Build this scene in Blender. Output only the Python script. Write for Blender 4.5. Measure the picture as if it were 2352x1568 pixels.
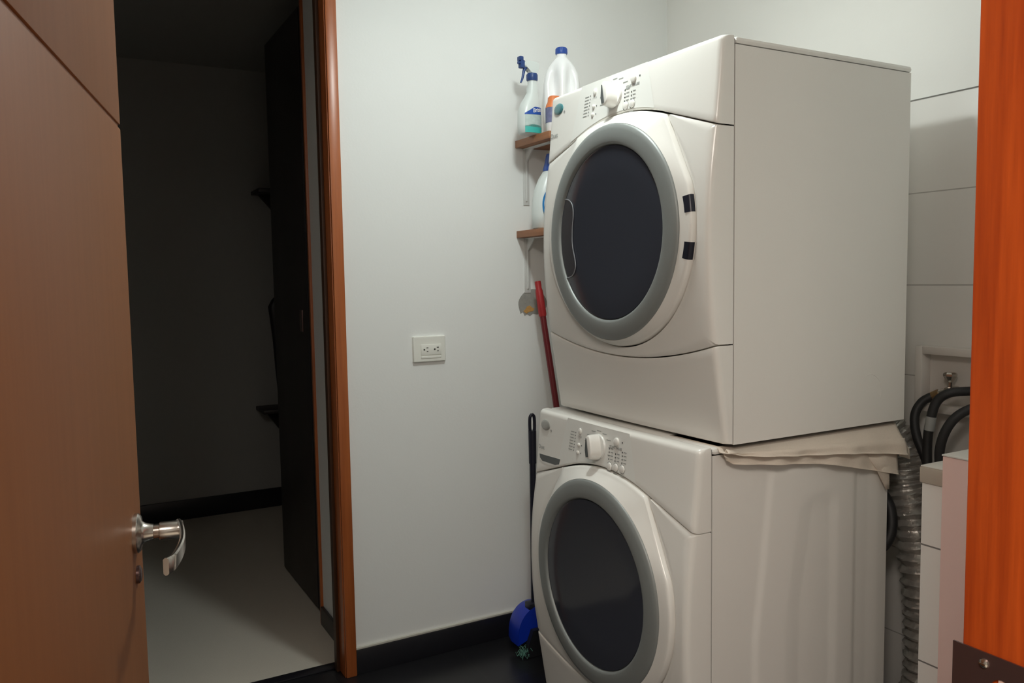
import bpy, bmesh, math, random
import numpy as np
from mathutils import Vector, Matrix

for o in list(bpy.data.objects):
    bpy.data.objects.remove(o, do_unlink=True)
SC = bpy.context.scene
COL = SC.collection
R = math.radians
random.seed(4)

# ------------------------------------------------------------------ camera
CAM_H = 1.366
cd = bpy.data.cameras.new('camera'); cam = bpy.data.objects.new('camera', cd); COL.objects.link(cam)
yaw, pitch, roll = R(28.8555), R(4.4369), R(-0.9251)
_f = Vector((math.sin(yaw)*math.cos(pitch), math.cos(yaw)*math.cos(pitch), -math.sin(pitch)))
_r = Vector((math.cos(yaw), -math.sin(yaw), 0)); _u = _r.cross(_f)
_c, _s = math.cos(roll), math.sin(roll)
_r2 = _r*_c + _u*_s; _u2 = _u*_c - _r*_s
cam.matrix_world = Matrix(((_r2.x, _u2.x, -_f.x, 0), (_r2.y, _u2.y, -_f.y, 0), (_r2.z, _u2.z, -_f.z, CAM_H), (0, 0, 0, 1)))
cd.sensor_fit = 'HORIZONTAL'; cd.sensor_width = 36.0; cd.lens = 1871.45/2352*36.0
cd.clip_start = 0.02
SC.camera = cam

# ------------------------------------------------------------------ world, lights, exposure
w = bpy.data.worlds.new('world'); SC.world = w; w.use_nodes = True
w.node_tree.nodes['Background'].inputs[0].default_value = (1.0, 0.86, 0.74, 1)
w.node_tree.nodes['Background'].inputs[1].default_value = 0.008
SC.view_settings.view_transform = 'Standard'; SC.view_settings.look = 'None'
SC.view_settings.gamma = 1.0; SC.view_settings.use_curve_mapping = False
SC.view_settings.exposure = 0.09
SC.cycles.max_bounces = 14; SC.cycles.diffuse_bounces = 12; SC.cycles.glossy_bounces = 4
SC.cycles.sample_clamp_indirect = 8.0
SC.cycles.use_denoising = True

def lamp(name, loc, energy, color, radius, kind='POINT'):
    l = bpy.data.lights.new(name, kind); l.energy = energy; l.color = color
    if kind == 'POINT': l.shadow_soft_size = radius
    else: l.shape = 'DISK'; l.size = radius*2
    o = bpy.data.objects.new(name, l); o.location = loc; COL.objects.link(o); return o
# the laundry's ceiling lamp, and the warmer lamp of the hall behind the camera
lamp('laundry_ceiling_lamp', (1.10, 1.72, 2.48), 7.4, (0.92, 1.0, 0.965), 0.075, 'AREA')
lamp('laundry_lamp_globe', (1.10, 1.72, 2.47), 6.6, (0.92, 1.0, 0.965), 0.075)
lamp('corner_fill_light', (1.50, 2.22, 2.50), 0.8, (0.93, 1.0, 0.98), 0.05)  # added fill to brighten the far wall's top; no fixture known there
lamp('hall_ceiling_lamp', (-0.52, -0.47, 2.55), 60.0, (1.0, 0.90, 0.80), 0.42, 'AREA')

# ------------------------------------------------------------------ materials
def lin(c):
    if isinstance(c, str):
        c = tuple(int(c[i:i+2], 16)/255 for i in (0, 2, 4))
        return tuple((x/12.92 if x <= 0.04045 else ((x+0.055)/1.055)**2.4) for x in c)
    return c
def mat(name, col, rough=0.5, metal=0.0, spec=0.5, coat=0.0, noise=None, bump=None, transl=None):
    """noise=(scale, amount) colour variation; bump=(scale, strength)."""
    m = bpy.data.materials.new(name); m.use_nodes = True
    nt = m.node_tree; b = nt.nodes['Principled BSDF']
    c = lin(col)
    b.inputs['Base Color'].default_value = (*c, 1); b.inputs['Roughness'].default_value = rough
    b.inputs['Metallic'].default_value = metal; b.inputs['Specular IOR Level'].default_value = spec
    if coat: b.inputs['Coat Weight'].default_value = coat; b.inputs['Coat Roughness'].default_value = 0.12
    if transl: b.inputs['Transmission Weight'].default_value = transl
    if noise or bump:
        tc = nt.nodes.new('ShaderNodeTexCoord')
    if noise:
        n = nt.nodes.new('ShaderNodeTexNoise'); n.inputs['Scale'].default_value = noise[0]; n.inputs['Detail'].default_value = 4
        nt.links.new(tc.outputs['Object'], n.inputs['Vector'])
        mx = nt.nodes.new('ShaderNodeMix'); mx.data_type = 'RGBA'
        mx.inputs[6].default_value = (*[x*(1-noise[1]) for x in c], 1)
        mx.inputs[7].default_value = (*[min(1, x*(1+noise[1])) for x in c], 1)
        nt.links.new(n.outputs['Fac'], mx.inputs[0]); nt.links.new(mx.outputs[2], b.inputs['Base Color'])
    if bump:
        n2 = nt.nodes.new('ShaderNodeTexNoise'); n2.inputs['Scale'].default_value = bump[0]; n2.inputs['Detail'].default_value = 3
        nt.links.new(tc.outputs['Object'], n2.inputs['Vector'])
        bp = nt.nodes.new('ShaderNodeBump'); bp.inputs['Strength'].default_value = bump[1]; bp.inputs['Distance'].default_value = 0.002
        nt.links.new(n2.outputs['Fac'], bp.inputs['Height']); nt.links.new(bp.outputs['Normal'], b.inputs['Normal'])
    return m
def wood(name, c1, c2, rough, axis='Z', scale=9.0, coat=0.0, spec=0.5):
    m = bpy.data.materials.new(name); m.use_nodes = True
    nt = m.node_tree; b = nt.nodes['Principled BSDF']
    tc = nt.nodes.new('ShaderNodeTexCoord'); mp = nt.nodes.new('ShaderNodeMapping')
    sc = [scale*6, scale*6, scale*6]; sc['XYZ'.index(axis)] = scale*0.25
    mp.inputs['Scale'].default_value = sc
    n = nt.nodes.new('ShaderNodeTexNoise'); n.inputs['Scale'].default_value = 1.6; n.inputs['Detail'].default_value = 6; n.inputs['Roughness'].default_value = 0.6
    nt.links.new(tc.outputs['Object'], mp.inputs['Vector']); nt.links.new(mp.outputs['Vector'], n.inputs['Vector'])
    rp = nt.nodes.new('ShaderNodeValToRGB')
    rp.color_ramp.elements[0].position = 0.32; rp.color_ramp.elements[0].color = (*lin(c1), 1)
    rp.color_ramp.elements[1].position = 0.70; rp.color_ramp.elements[1].color = (*lin(c2), 1)
    nt.links.new(n.outputs['Fac'], rp.inputs['Fac']); nt.links.new(rp.outputs['Color'], b.inputs['Base Color'])
    b.inputs['Roughness'].default_value = rough; b.inputs['Specular IOR Level'].default_value = spec
    if coat: b.inputs['Coat Weight'].default_value = coat; b.inputs['Coat Roughness'].default_value = rough*0.8
    return m
def grid_tile(name, col, grout, su, sv, au, av, ou, ov, width, rough, spec=0.5):
    """square-laid tiles: au/av are object axes, su/sv the pitch, ou/ov the phase, width the joint."""
    m = bpy.data.materials.new(name); m.use_nodes = True
    nt = m.node_tree; b = nt.nodes['Principled BSDF']
    tc = nt.nodes.new('ShaderNodeTexCoord'); sp = nt.nodes.new('ShaderNodeSeparateXYZ'); nt.links.new(tc.outputs['Object'], sp.inputs[0])
    def joint(ax, s, o):
        a = nt.nodes.new('ShaderNodeMath'); a.operation = 'SUBTRACT'; nt.links.new(sp.outputs[ax], a.inputs[0]); a.inputs[1].default_value = o
        q = nt.nodes.new('ShaderNodeMath'); q.operation = 'PINGPONG'; nt.links.new(a.outputs[0], q.inputs[0]); q.inputs[1].default_value = s/2
        c = nt.nodes.new('ShaderNodeMath'); c.operation = 'LESS_THAN'; nt.links.new(q.outputs[0], c.inputs[0]); c.inputs[1].default_value = width/2
        return c
    j1, j2 = joint(au, su, ou), joint(av, sv, ov)
    mx = nt.nodes.new('ShaderNodeMath'); mx.operation = 'MAXIMUM'; nt.links.new(j1.outputs[0], mx.inputs[0]); nt.links.new(j2.outputs[0], mx.inputs[1])
    mc = nt.nodes.new('ShaderNodeMix'); mc.data_type = 'RGBA'; mc.inputs[6].default_value = (*lin(col), 1); mc.inputs[7].default_value = (*lin(grout), 1)
    nt.links.new(mx.outputs[0], mc.inputs[0]); nt.links.new(mc.outputs[2], b.inputs['Base Color'])
    iv = nt.nodes.new('ShaderNodeMath'); iv.operation = 'SUBTRACT'; iv.inputs[0].default_value = 1.0; nt.links.new(mx.outputs[0], iv.inputs[1])
    bp = nt.nodes.new('ShaderNodeBump'); bp.inputs['Strength'].default_value = 0.5; bp.inputs['Distance'].default_value = 0.002
    nt.links.new(iv.outputs[0], bp.inputs['Height']); nt.links.new(bp.outputs['Normal'], b.inputs['Normal'])
    b.inputs['Roughness'].default_value = rough; b.inputs['Specular IOR Level'].default_value = spec
    return m

M = dict(
    wall=mat('white wall paint', (0.835, 0.85, 0.84), 0.6, noise=(1.5, 0.02), bump=(140, 0.12)),
    wallR=mat('cream wall paint', (0.835, 0.83, 0.80), 0.6, noise=(1.5, 0.02), bump=(140, 0.10)),
    ceil=mat('ceiling paint', (0.88, 0.88, 0.86), 0.8, bump=(90, 0.1)),
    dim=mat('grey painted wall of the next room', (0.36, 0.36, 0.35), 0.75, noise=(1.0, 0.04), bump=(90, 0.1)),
    blacktile=grid_tile('black floor tiles', (0.012, 0.012, 0.014), (0.02, 0.02, 0.02), 0.45, 0.45, 0, 1, 0.31, 0.12, 0.003, 0.28),
    carpet=mat('beige stone floor', (0.66, 0.61, 0.53), 0.5, noise=(420, 0.22), bump=(500, 0.25)),
    walltile=grid_tile('white wall tiles', (0.72, 0.70, 0.67), (0.42, 0.40, 0.38), 0.40, 0.268, 1, 2, 1.62, 1.863, 0.0035, 0.28),
    boxtile=grid_tile('white ledge tiles', (0.88, 0.86, 0.83), (0.20, 0.19, 0.18), 0.40, 0.292, 1, 2, 0.98, 0.706, 0.004, 0.3),
    blackskirt=mat('black ceramic skirting', (0.012, 0.012, 0.016), 0.3),
    grout=mat('dark grout line', (0.16, 0.155, 0.14), 0.8),
    caulk=mat('pale grout bead', (0.55, 0.54, 0.48), 0.7),
    leafwood=wood('satin brown door veneer', (0.255, 0.086, 0.022), (0.29, 0.102, 0.029), 0.5, 'Z', 5.0, coat=0.06, spec=0.3),
    edgewood=wood('dark door edge', (0.05, 0.02, 0.008), (0.08, 0.03, 0.01), 0.5),
    casewood=wood('orange brown casing', (0.34, 0.085, 0.018), (0.46, 0.13, 0.032), 0.36, 'Z', 6.0, coat=0.3),
    jambwood=wood('red brown jamb', (0.36, 0.045, 0.004), (0.54, 0.082, 0.008), 0.45, 'Z', 10.0, coat=0.15),
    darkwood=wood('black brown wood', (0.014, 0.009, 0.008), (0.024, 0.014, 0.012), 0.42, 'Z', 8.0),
    shelfwood=wood('brown shelf board', (0.26, 0.105, 0.045), (0.36, 0.155, 0.07), 0.5, 'Y', 8.0),
    enamel=mat('white enamel', (0.80, 0.785, 0.745), 0.32, coat=0.3, bump=(260, 0.04)),
    enamel2=mat('white enamel, cabinet sheet', (0.80, 0.78, 0.74), 0.38, bump=(260, 0.05)),
    strip=mat('control strip white', (0.80, 0.80, 0.765), 0.30, coat=0.2),
    silver=mat('silver grey painted plastic', (0.25, 0.268, 0.262), 0.46, metal=0.2, noise=(500, 0.06)),
    glass=mat('dark smoked door glass', (0.042, 0.046, 0.060), 0.10, spec=0.5),
    pocket=mat('dark handle pocket', (0.012, 0.012, 0.02), 0.25),
    clearrim=mat('grey translucent rim', (0.22, 0.23, 0.25), 0.2),
    black=mat('black plastic', (0.012, 0.012, 0.015), 0.4),
    navyblack=mat('blue black plastic', (0.008, 0.009, 0.02), 0.35),
    rubber=mat('black rubber', (0.014, 0.014, 0.015), 0.55),
    print=mat('grey print', (0.30, 0.31, 0.30), 0.6),
    printdark=mat('dark print', (0.05, 0.055, 0.055), 0.6),
    teal=mat('teal badge film', (0.06, 0.20, 0.22), 0.25, coat=0.5),
    badge=mat('grey badge', (0.42, 0.42, 0.40), 0.3, metal=0.3),
    knobshade=mat('grey dial flank', (0.10, 0.11, 0.11), 0.45),
    chrome=mat('brushed steel', (0.62, 0.58, 0.53), 0.25, metal=1.0),
    plate=mat('dark bronze plate', (0.16, 0.10, 0.095), 0.32, metal=0.8),
    brass=mat('brass collar', (0.35, 0.24, 0.12), 0.35, metal=0.9),
    socket=mat('ivory socket plastic', (0.84, 0.845, 0.79), 0.35),
    slot=mat('socket slot', (0.03, 0.03, 0.025), 0.6),
    bracket=mat('white steel bracket', (0.66, 0.665, 0.65), 0.4),
    screw=mat('dark screw', (0.04, 0.04, 0.045), 0.4, metal=0.6),
    hdpe=mat('white bottle plastic', (0.92, 0.93, 0.94), 0.32),
    hdpe2=mat('cool white bottle plastic', (0.68, 0.73, 0.72), 0.32),
    bluecap=mat('blue cap', (0.03, 0.085, 0.36), 0.35),
    navy=mat('dark blue trigger', (0.02, 0.055, 0.20), 0.35),
    cobalt=mat('cobalt label', (0.02, 0.09, 0.42), 0.4),
    palelabel=mat('pale grey green label', (0.50, 0.60, 0.58), 0.4, noise=(90, 0.18)),
    tealabel=mat('teal label', (0.05, 0.46, 0.42), 0.4),
    orange=mat('orange bottle top', (0.70, 0.20, 0.06), 0.4),
    violet=mat('grey violet label', (0.16, 0.17, 0.30), 0.4, noise=(60, 0.5)),
    bluelabel=mat('bright blue round label', (0.02, 0.20, 0.50), 0.35),
    whitetext=mat('white lettering', (0.82, 0.84, 0.86), 0.5),
    red=mat('red plastic grip', (0.40, 0.022, 0.026), 0.4),
    darkred=mat('dark red coated pole', (0.16, 0.010, 0.016), 0.4),
    blue=mat('blue dustpan plastic', (0.002, 0.025, 0.36), 0.35),
    greenbristle=mat('green grey bristle', (0.10, 0.25, 0.20), 0.8, noise=(200, 0.4)),
    plaster=mat('bare grey plaster', (0.32, 0.315, 0.29), 0.9, noise=(60, 0.2), bump=(120, 0.6)),
    brick=mat('exposed orange brick', (0.55, 0.30, 0.09), 0.9, noise=(120, 0.3)),
    cloth=mat('cream towel cloth', (0.76, 0.67, 0.575), 0.9, noise=(300, 0.06), bump=(700, 0.5)),
    foil=mat('crinkled foil duct', (0.50, 0.48, 0.45), 0.36, metal=0.65, noise=(60, 0.25), bump=(90, 0.9)),
    stone=mat('beige stone cap', (0.52, 0.46, 0.39), 0.5, noise=(40, 0.06)),
    stonetop=mat('pale stone top', (0.78, 0.77, 0.73), 0.35),
    whitebox=mat('pale pink laminate', (0.92, 0.64, 0.59), 0.35),  # front of the white unit; pink of the warm light put into its colour
    boxplastic=mat('off white outlet box', (0.66, 0.62, 0.58), 0.5),
    pink=mat('pinkish lip reflection', (0.62, 0.42, 0.36), 0.35),
)

# ------------------------------------------------------------------ mesh helpers
def link(name, me, m=None, parent=None):
    o = bpy.data.objects.new(name, me); COL.objects.link(o)
    if m is not None:
        me.materials.clear(); me.materials.append(m)
    if parent is not None: o.parent = parent
    return o
def fin(name, bm, m, parent=None, smooth=None, recalc=True):
    if recalc: bmesh.ops.recalc_face_normals(bm, faces=bm.faces)
    me = bpy.data.meshes.new(name); bm.to_mesh(me); bm.free()
    o = link(name, me, m, parent)
    if smooth is not None:
        me.polygons.foreach_set('use_smooth', [True]*len(me.polygons))
        me.set_sharp_from_angle(angle=R(smooth))
    return o
def box(bm, a, b, bev=0.0, seg=2):
    a, b = Vector(a), Vector(b)
    t = bmesh.new(); bmesh.ops.create_cube(t, size=1.0)
    c = (a+b)/2; d = b-a
    for v in t.verts: v.co = Vector((v.co.x*d.x, v.co.y*d.y, v.co.z*d.z)) + c
    if bev: bmesh.ops.bevel(t, geom=list(t.edges), offset=bev, segments=seg, profile=0.5, affect='EDGES')
    merge(bm, t); return bm
def merge(bm, t, mtx=None):
    mp = {}
    for v in t.verts: mp[v] = bm.verts.new(mtx @ v.co if mtx else v.co)
    for f in t.faces:
        try: bm.faces.new([mp[v] for v in f.verts])
        except ValueError: pass
    t.free()
def boxo(name, a, b, m, parent=None, bev=0.0, smooth=None):
    return fin(name, box(bmesh.new(), a, b, bev), m, parent, 35 if (bev and smooth is None) else smooth)
def frame_of(d):
    d = d.normalized(); a = Vector((0, 0, 1)) if abs(d.z) < 0.9 else Vector((1, 0, 0))
    x = a.cross(d).normalized(); return x, d.cross(x)
def tube(bm, pts, rad, n=12, cap=True):
    """tube through pts; rad a number or one per point."""
    pts = [Vector(p) for p in pts]
    if not hasattr(rad, '__len__'): rad = [rad]*len(pts)
    rings = []; px = None
    for i, p in enumerate(pts):
        d = (pts[min(i+1, len(pts)-1)] - pts[max(i-1, 0)]).normalized()
        if px is None: x, y = frame_of(d)
        else:
            x = (px - d*px.dot(d)).normalized(); y = d.cross(x)
        px = x
        rings.append([bm.verts.new(p + (x*math.cos(2*math.pi*k/n) + y*math.sin(2*math.pi*k/n))*rad[i]) for k in range(n)])
    for a, b in zip(rings, rings[1:]):
        for k in range(n): bm.faces.new((a[k], a[(k+1) % n], b[(k+1) % n], b[k]))
    if cap: bm.faces.new(rings[0][::-1]); bm.faces.new(rings[-1])
    return bm
def spline(pts, n=10):
    """Catmull-Rom through pts."""
    P = [np.array(p, float) for p in pts]; P = [2*P[0]-P[1]] + P + [2*P[-1]-P[-2]]
    out = []
    for i in range(1, len(P)-2):
        for k in range(n):
            t = k/n
            out.append(0.5*((2*P[i]) + (-P[i-1]+P[i+1])*t + (2*P[i-1]-5*P[i]+4*P[i+1]-P[i+2])*t*t + (-P[i-1]+3*P[i]-3*P[i+1]+P[i+2])*t**3))
    out.append(P[-2]); return [tuple(x) for x in out]
def lathe(bm, prof, n=32, origin=(0, 0, 0), axis=(0, 0, 1), sx=1.0, sy=1.0):
    """prof = [(radius, height)...] along axis."""
    ax = Vector(axis).normalized(); x, y = frame_of(ax); o = Vector(origin)
    if abs(ax.z) > 0.9: x, y = Vector((1, 0, 0)), Vector((0, 1, 0))
    rings = []
    for r, h in prof:
        if r < 1e-6: rings.append([bm.verts.new(o + ax*h)])
        else: rings.append([bm.verts.new(o + ax*h + x*(r*sx*math.cos(2*math.pi*k/n)) + y*(r*sy*math.sin(2*math.pi*k/n))) for k in range(n)])
    for a, b in zip(rings, rings[1:]):
        for k in range(n):
            k2 = (k+1) % n
            if len(a) == 1 and len(b) == 1: continue
            if len(a) == 1: bm.faces.new((a[0], b[k2], b[k]))
            elif len(b) == 1: bm.faces.new((a[k], a[k2], b[0]))
            else: bm.faces.new((a[k], a[k2], b[k2], b[k]))
    return bm
def extrude_poly(bm, pts, d):
    """closed polygon pts swept by vector d."""
    d = Vector(d); a = [bm.verts.new(Vector(p)) for p in pts]; b = [bm.verts.new(Vector(p)+d) for p in pts]; n = len(pts)
    bm.faces.new(a[::-1]); bm.faces.new(b)
    for k in range(n): bm.faces.new((a[k], a[(k+1) % n], b[(k+1) % n], b[k]))
    return bm
def empty(name, loc=(0, 0, 0)):
    o = bpy.data.objects.new(name, None); o.location = loc; o.empty_display_size = 0.1; COL.objects.link(o); return o
def tag(o, label, cat, group=None, kind=None):
    o['label'] = label; o['category'] = cat
    if group: o['group'] = group
    if kind: o['kind'] = kind
    return o
def struct(o, label, cat): return tag(o, label, cat, kind='structure')
_font_cache = {}
def text_pts(s, size, bold=0.0):
    """triangulated lettering as (verts2d, faces), centred."""
    cu = bpy.data.curves.new('t', 'FONT'); cu.body = s; cu.size = size; cu.align_x = 'CENTER'; cu.align_y = 'CENTER'; cu.resolution_u = 3; cu.offset = bold
    o = bpy.data.objects.new('t', cu); COL.objects.link(o)
    dg = bpy.context.evaluated_depsgraph_get(); dg.update()
    me = bpy.data.meshes.new_from_object(o.evaluated_get(dg))
    v = [tuple(x.co)[:2] for x in me.vertices]; f = [tuple(p.vertices) for p in me.polygons]
    bpy.data.objects.remove(o, do_unlink=True); bpy.data.curves.remove(cu); bpy.data.meshes.remove(me)
    return v, f

# ------------------------------------------------------------------ the setting
YF, XR, ZC = 2.6745, 2.22, 2.60          # far wall plane, right wall plane, ceiling
YB = 2.78                                # back of the far wall
# far wall with a doorway X -0.05..0.806, 2.44 high
wf = bmesh.new()
box(wf, (0.806, YF, 0), (XR+0.1, YB, ZC)); box(wf, (-1.05, YF, 0), (-0.05, YB, ZC)); box(wf, (-0.05, YF, 2.45), (0.806, YB, ZC))
wall_far = struct(fin('wall_far', wf, M['wall']), 'white painted wall with the double socket and the shelves', 'wall')
struct(boxo('wall_right', (XR, 0.36, 0), (XR+0.1, YF, ZC), M['wallR']), 'cream painted wall above the tiles behind the machines', 'wall')
tiles = struct(boxo('trim_1', (XR-0.012, 0.47, 0), (XR, YF-0.001, 1.863), M['walltile'], bev=0.003), 'white wall tiling with thin joints behind the machines', 'wall tiling')
boxo('tile_top_joint', (XR-0.004, 0.47, 1.863), (XR, YF-0.001, 1.868), M['grout'], tiles)
struct(boxo('wall_left', (-1.05, 0.36, 0), (-0.95, YF, ZC), M['wall']), 'white painted wall behind the open door', 'wall')
wn = bmesh.new()
box(wn, (0.92, 0.36, 0), (XR+0.1, 0.47, ZC)); box(wn, (-1.05, 0.36, 0), (-0.13, 0.47, ZC)); box(wn, (-0.13, 0.36, 2.45), (0.92, 0.47, ZC))
struct(fin('wall_near', wn, M['wall']), 'white wall around the doorway the photo is taken through', 'wall')
struct(boxo('ceiling', (-1.05, 0.36, ZC), (XR+0.1, YB, ZC+0.08), M['ceil']), 'white ceiling of the laundry room', 'ceiling')
struct(boxo('floor', (-1.05, 0.36, -0.08), (XR+0.1, 2.77, 0), M['blacktile']), 'black tiled laundry floor', 'floor')
# hall behind the camera
struct(boxo('floor_hall', (-2.2, -1.8, -0.08), (2.3, 0.36, 0), M['carpet']), 'floor of the hall outside the laundry', 'floor')
hw = bmesh.new(); box(hw, (-2.3, -1.9, 0), (2.4, -1.8, ZC)); box(hw, (-2.3, -1.8, 0), (-2.2, 0.36, ZC)); box(hw, (2.3, -1.8, 0), (2.4, 0.36, ZC))
struct(fin('wall_hall', hw, M['dim']), 'painted walls of the hall outside the laundry', 'wall')
struct(boxo('ceiling_hall', (-2.3, -1.9, ZC), (2.4, 0.36, ZC+0.08), M['dim']), 'ceiling of the hall outside the laundry', 'ceiling')
# black skirting on the far wall with its pale bead
sk = struct(boxo('baseboard_far', (0.832, YF-0.012, 0), (XR-0.02, YF, 0.088), M['blackskirt'], bev=0.002), 'black tile skirting along the white wall', 'baseboard')
boxo('top_bead', (0.832, YF-0.010, 0.088), (XR-0.02, YF, 0.0965), M['caulk'], sk, bev=0.002)
# doorway casing in the far wall
cas = struct(empty('trim_2', (0.80, YF, 0)), 'orange brown wooden casing of the doorway to the dark room', 'door frame')
def lab(o, p):   # parent o at world position under p (p unrotated)
    o.parent = p; o.matrix_parent_inverse = Matrix.Translation(-Vector(p.location)); return o
cb = bmesh.new(); box(cb, (0.793, YF-0.018, 0), (0.831, YF, 2.50), 0.004); box(cb, (-0.09, YF-0.018, 2.462), (0.793, YF, 2.50), 0.004); box(cb, (-0.09, YF-0.018, 0), (-0.052, YF, 2.462), 0.004)
lab(fin('casing', cb, M['casewood'], None, 35), cas)
cb = bmesh.new(); box(cb, (0.790, YF-0.010, 0), (0.806, YB+0.012, 2.45), 0.002); box(cb, (-0.05, YF-0.010, 0), (-0.034, YB+0.012, 2.45), 0.002); box(cb, (-0.034, YF-0.010, 2.436), (0.790, YB+0.012, 2.45), 0.002)
lab(fin('jamb_lining', cb, M['casewood'], None, 35), cas)
cb = bmesh.new(); box(cb, (0.778, YF+0.045, 0), (0.790, YF+0.075, 2.436), 0.002)
lab(fin('door_stop', cb, M['edgewood'], None, 35), cas)
cb = bmesh.new(); box(cb, (-0.034, 2.745, 0.0), (0.790, 2.790, 0.006), 0.002)
lab(fin('threshold_strip', cb, M['blackskirt'], None, 35), cas)
# the dark room beyond
struct(boxo('floor_beyond', (-2.0, 2.77, -0.08), (2.6, 5.1, 0), M['carpet']), 'pale speckled floor of the dark room beyond the doorway', 'floor')
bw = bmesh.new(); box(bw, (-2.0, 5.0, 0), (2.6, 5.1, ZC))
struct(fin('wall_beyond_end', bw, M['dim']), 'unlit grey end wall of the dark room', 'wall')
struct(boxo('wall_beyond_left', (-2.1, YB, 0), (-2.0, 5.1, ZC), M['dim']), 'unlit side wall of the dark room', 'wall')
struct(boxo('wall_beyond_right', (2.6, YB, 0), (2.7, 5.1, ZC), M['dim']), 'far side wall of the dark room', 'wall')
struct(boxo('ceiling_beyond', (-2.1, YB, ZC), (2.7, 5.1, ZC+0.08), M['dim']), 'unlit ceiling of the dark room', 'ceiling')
struct(boxo('wall_beyond_stub', (0.852, YB, 0), (0.97, 3.14, ZC), M['wall']), 'short white wall end beside the doorway in the dark room', 'wall')
struct(boxo('baseboard_beyond_stub', (0.840, YB, 0), (0.852, 3.14, 0.075), M['blackskirt'], bev=0.002), 'dark skirting of the short wall end', 'baseboard')
struct(boxo('baseboard_beyond_end', (-2.0, 4.985, 0), (2.6, 5.0, 0.115), M['blackskirt'], bev=0.003), 'dark skirting along the end wall of the dark room', 'baseboard')
struct(boxo('trim_3', (0.842, 3.14, 0), (0.975, 3.157, ZC), M['casewood'], bev=0.002), 'thin orange edge strip on the short wall end', 'door frame')
# the dark open leaf in that room
d2 = struct(empty('door_2', (0.885, 3.165, 0)), 'tall black brown door leaf standing open in the dark room', 'door')
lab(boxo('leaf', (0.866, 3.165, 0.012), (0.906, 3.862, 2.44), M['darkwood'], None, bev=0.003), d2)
lb = bmesh.new(); box(lb, (0.8635, 3.26, 0.02), (0.8665, 3.268, 2.43)); lab(fin('panel_groove', lb, M['black']), d2)
lb = bmesh.new(); box(lb, (0.862, 3.35, 1.16), (0.867, 3.39, 1.25), 0.001); lab(fin('lock_plate', lb, M['plate'], None, 35), d2)

# door_1, the leaf that opens into the laundry, hinged at the near jamb
d1 = struct(empty('door_1', (-0.087, 0.53, 0)), 'satin brown wooden door standing open with steel lever', 'door')
d1.rotation_euler = (0, 0, R(-12.0))      # local +Y runs along the leaf, local +X is its laundry face
lf = bmesh.new(); box(lf, (-0.042, 0, 0.008), (0, 0.85, 1.597), 0.0015); box(lf, (-0.042, 0, 1.603), (0, 0.85, 2.43), 0.0015); box(lf, (-0.038, 0.002, 1.55), (-0.003, 0.848, 1.65))
fin('leaf', lf, M['leafwood'], d1, 35)
hy, hz = 0.788, 1.0
hb = bmesh.new(); lathe(hb, [(0, 0.0), (0.029, 0.0), (0.029, 0.005), (0.026, 0.008), (0.0175, 0.010), (0.0145, 0.014), (0.0125, 0.022), (0.0115, 0.026)], 32, (0, hy, hz), (1, 0, 0))
rose = fin('rose', hb, M['chrome'], d1, 40)
hb = bmesh.new(); tube(hb, [(0.018, hy, hz), (0.034, hy, hz)], 0.0105, 20)
fin('spindle', hb, M['chrome'], rose, 40)
hb = bmesh.new()
tube(hb, [(0.034, hy, hz), (0.035, hy, hz), (0.064, hy, hz), (0.066, hy, hz)], [0.0125, 0.0135, 0.0135, 0.0125], 20)
# the grip: a flat bar curving back towards the hinge and slightly down
path = spline([(0.060, hy+0.006, hz+0.006), (0.066, hy-0.02, hz+0.004), (0.071, hy-0.06, hz-0.001), (0.070, hy-0.095, hz-0.005), (0.064, hy-0.122, hz-0.010), (0.056, hy-0.132, hz-0.012)], 6)
prev = None
for i, p in enumerate(path):
    t = i/(len(path)-1); hw_ = 0.0085 + 0.0035*t; th = 0.0036
    ring = [hb.verts.new((p[0]+dx, p[1], p[2]+dz)) for dx, dz in ((-th, -hw_*.8), (-th, hw_*.8), (-th*.4, hw_), (th*.4, hw_), (th, hw_*.8), (th, -hw_*.8), (th*.4, -hw_), (-th*.4, -hw_))]
    if prev:
        for k in range(8): hb.faces.new((prev[k], prev[(k+1) % 8], ring[(k+1) % 8], ring[k]))
    else: hb.faces.new(ring)
    prev = ring
hb.faces.new(prev[::-1])
fin('lever', hb, M['chrome'], rose, 40)
hb = bmesh.new(); box(hb, (-0.033, 0.8495, 0.87), (-0.009, 0.8525, 1.05), 0.001); box(hb, (-0.027, 0.852, 0.985), (-0.015, 0.862, 1.012), 0.002)
fin('latch_plate', hb, M['plate'], d1, 35)
hb = bmesh.new(); lathe(hb, [(0, 0), (0.013, 0), (0.013, 0.004), (0.009, 0.0065), (0, 0.0065)], 24, (0, hy, hz-0.062), (1, 0, 0))
fin('keyhole_rose', hb, M['plate'], d1, 40)

# near right jamb with strike plate
jb = struct(empty('trim_4', (0.86, 0.43, 0)), 'red brown wooden door jamb at the right edge with strike plate', 'door frame')
jm = bmesh.new(); box(jm, (0.794, 0.33, 0), (0.92, 0.490, 2.45), 0.002)
lab(fin('jamb', jm, M['jambwood'], None, 35), jb)
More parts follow.
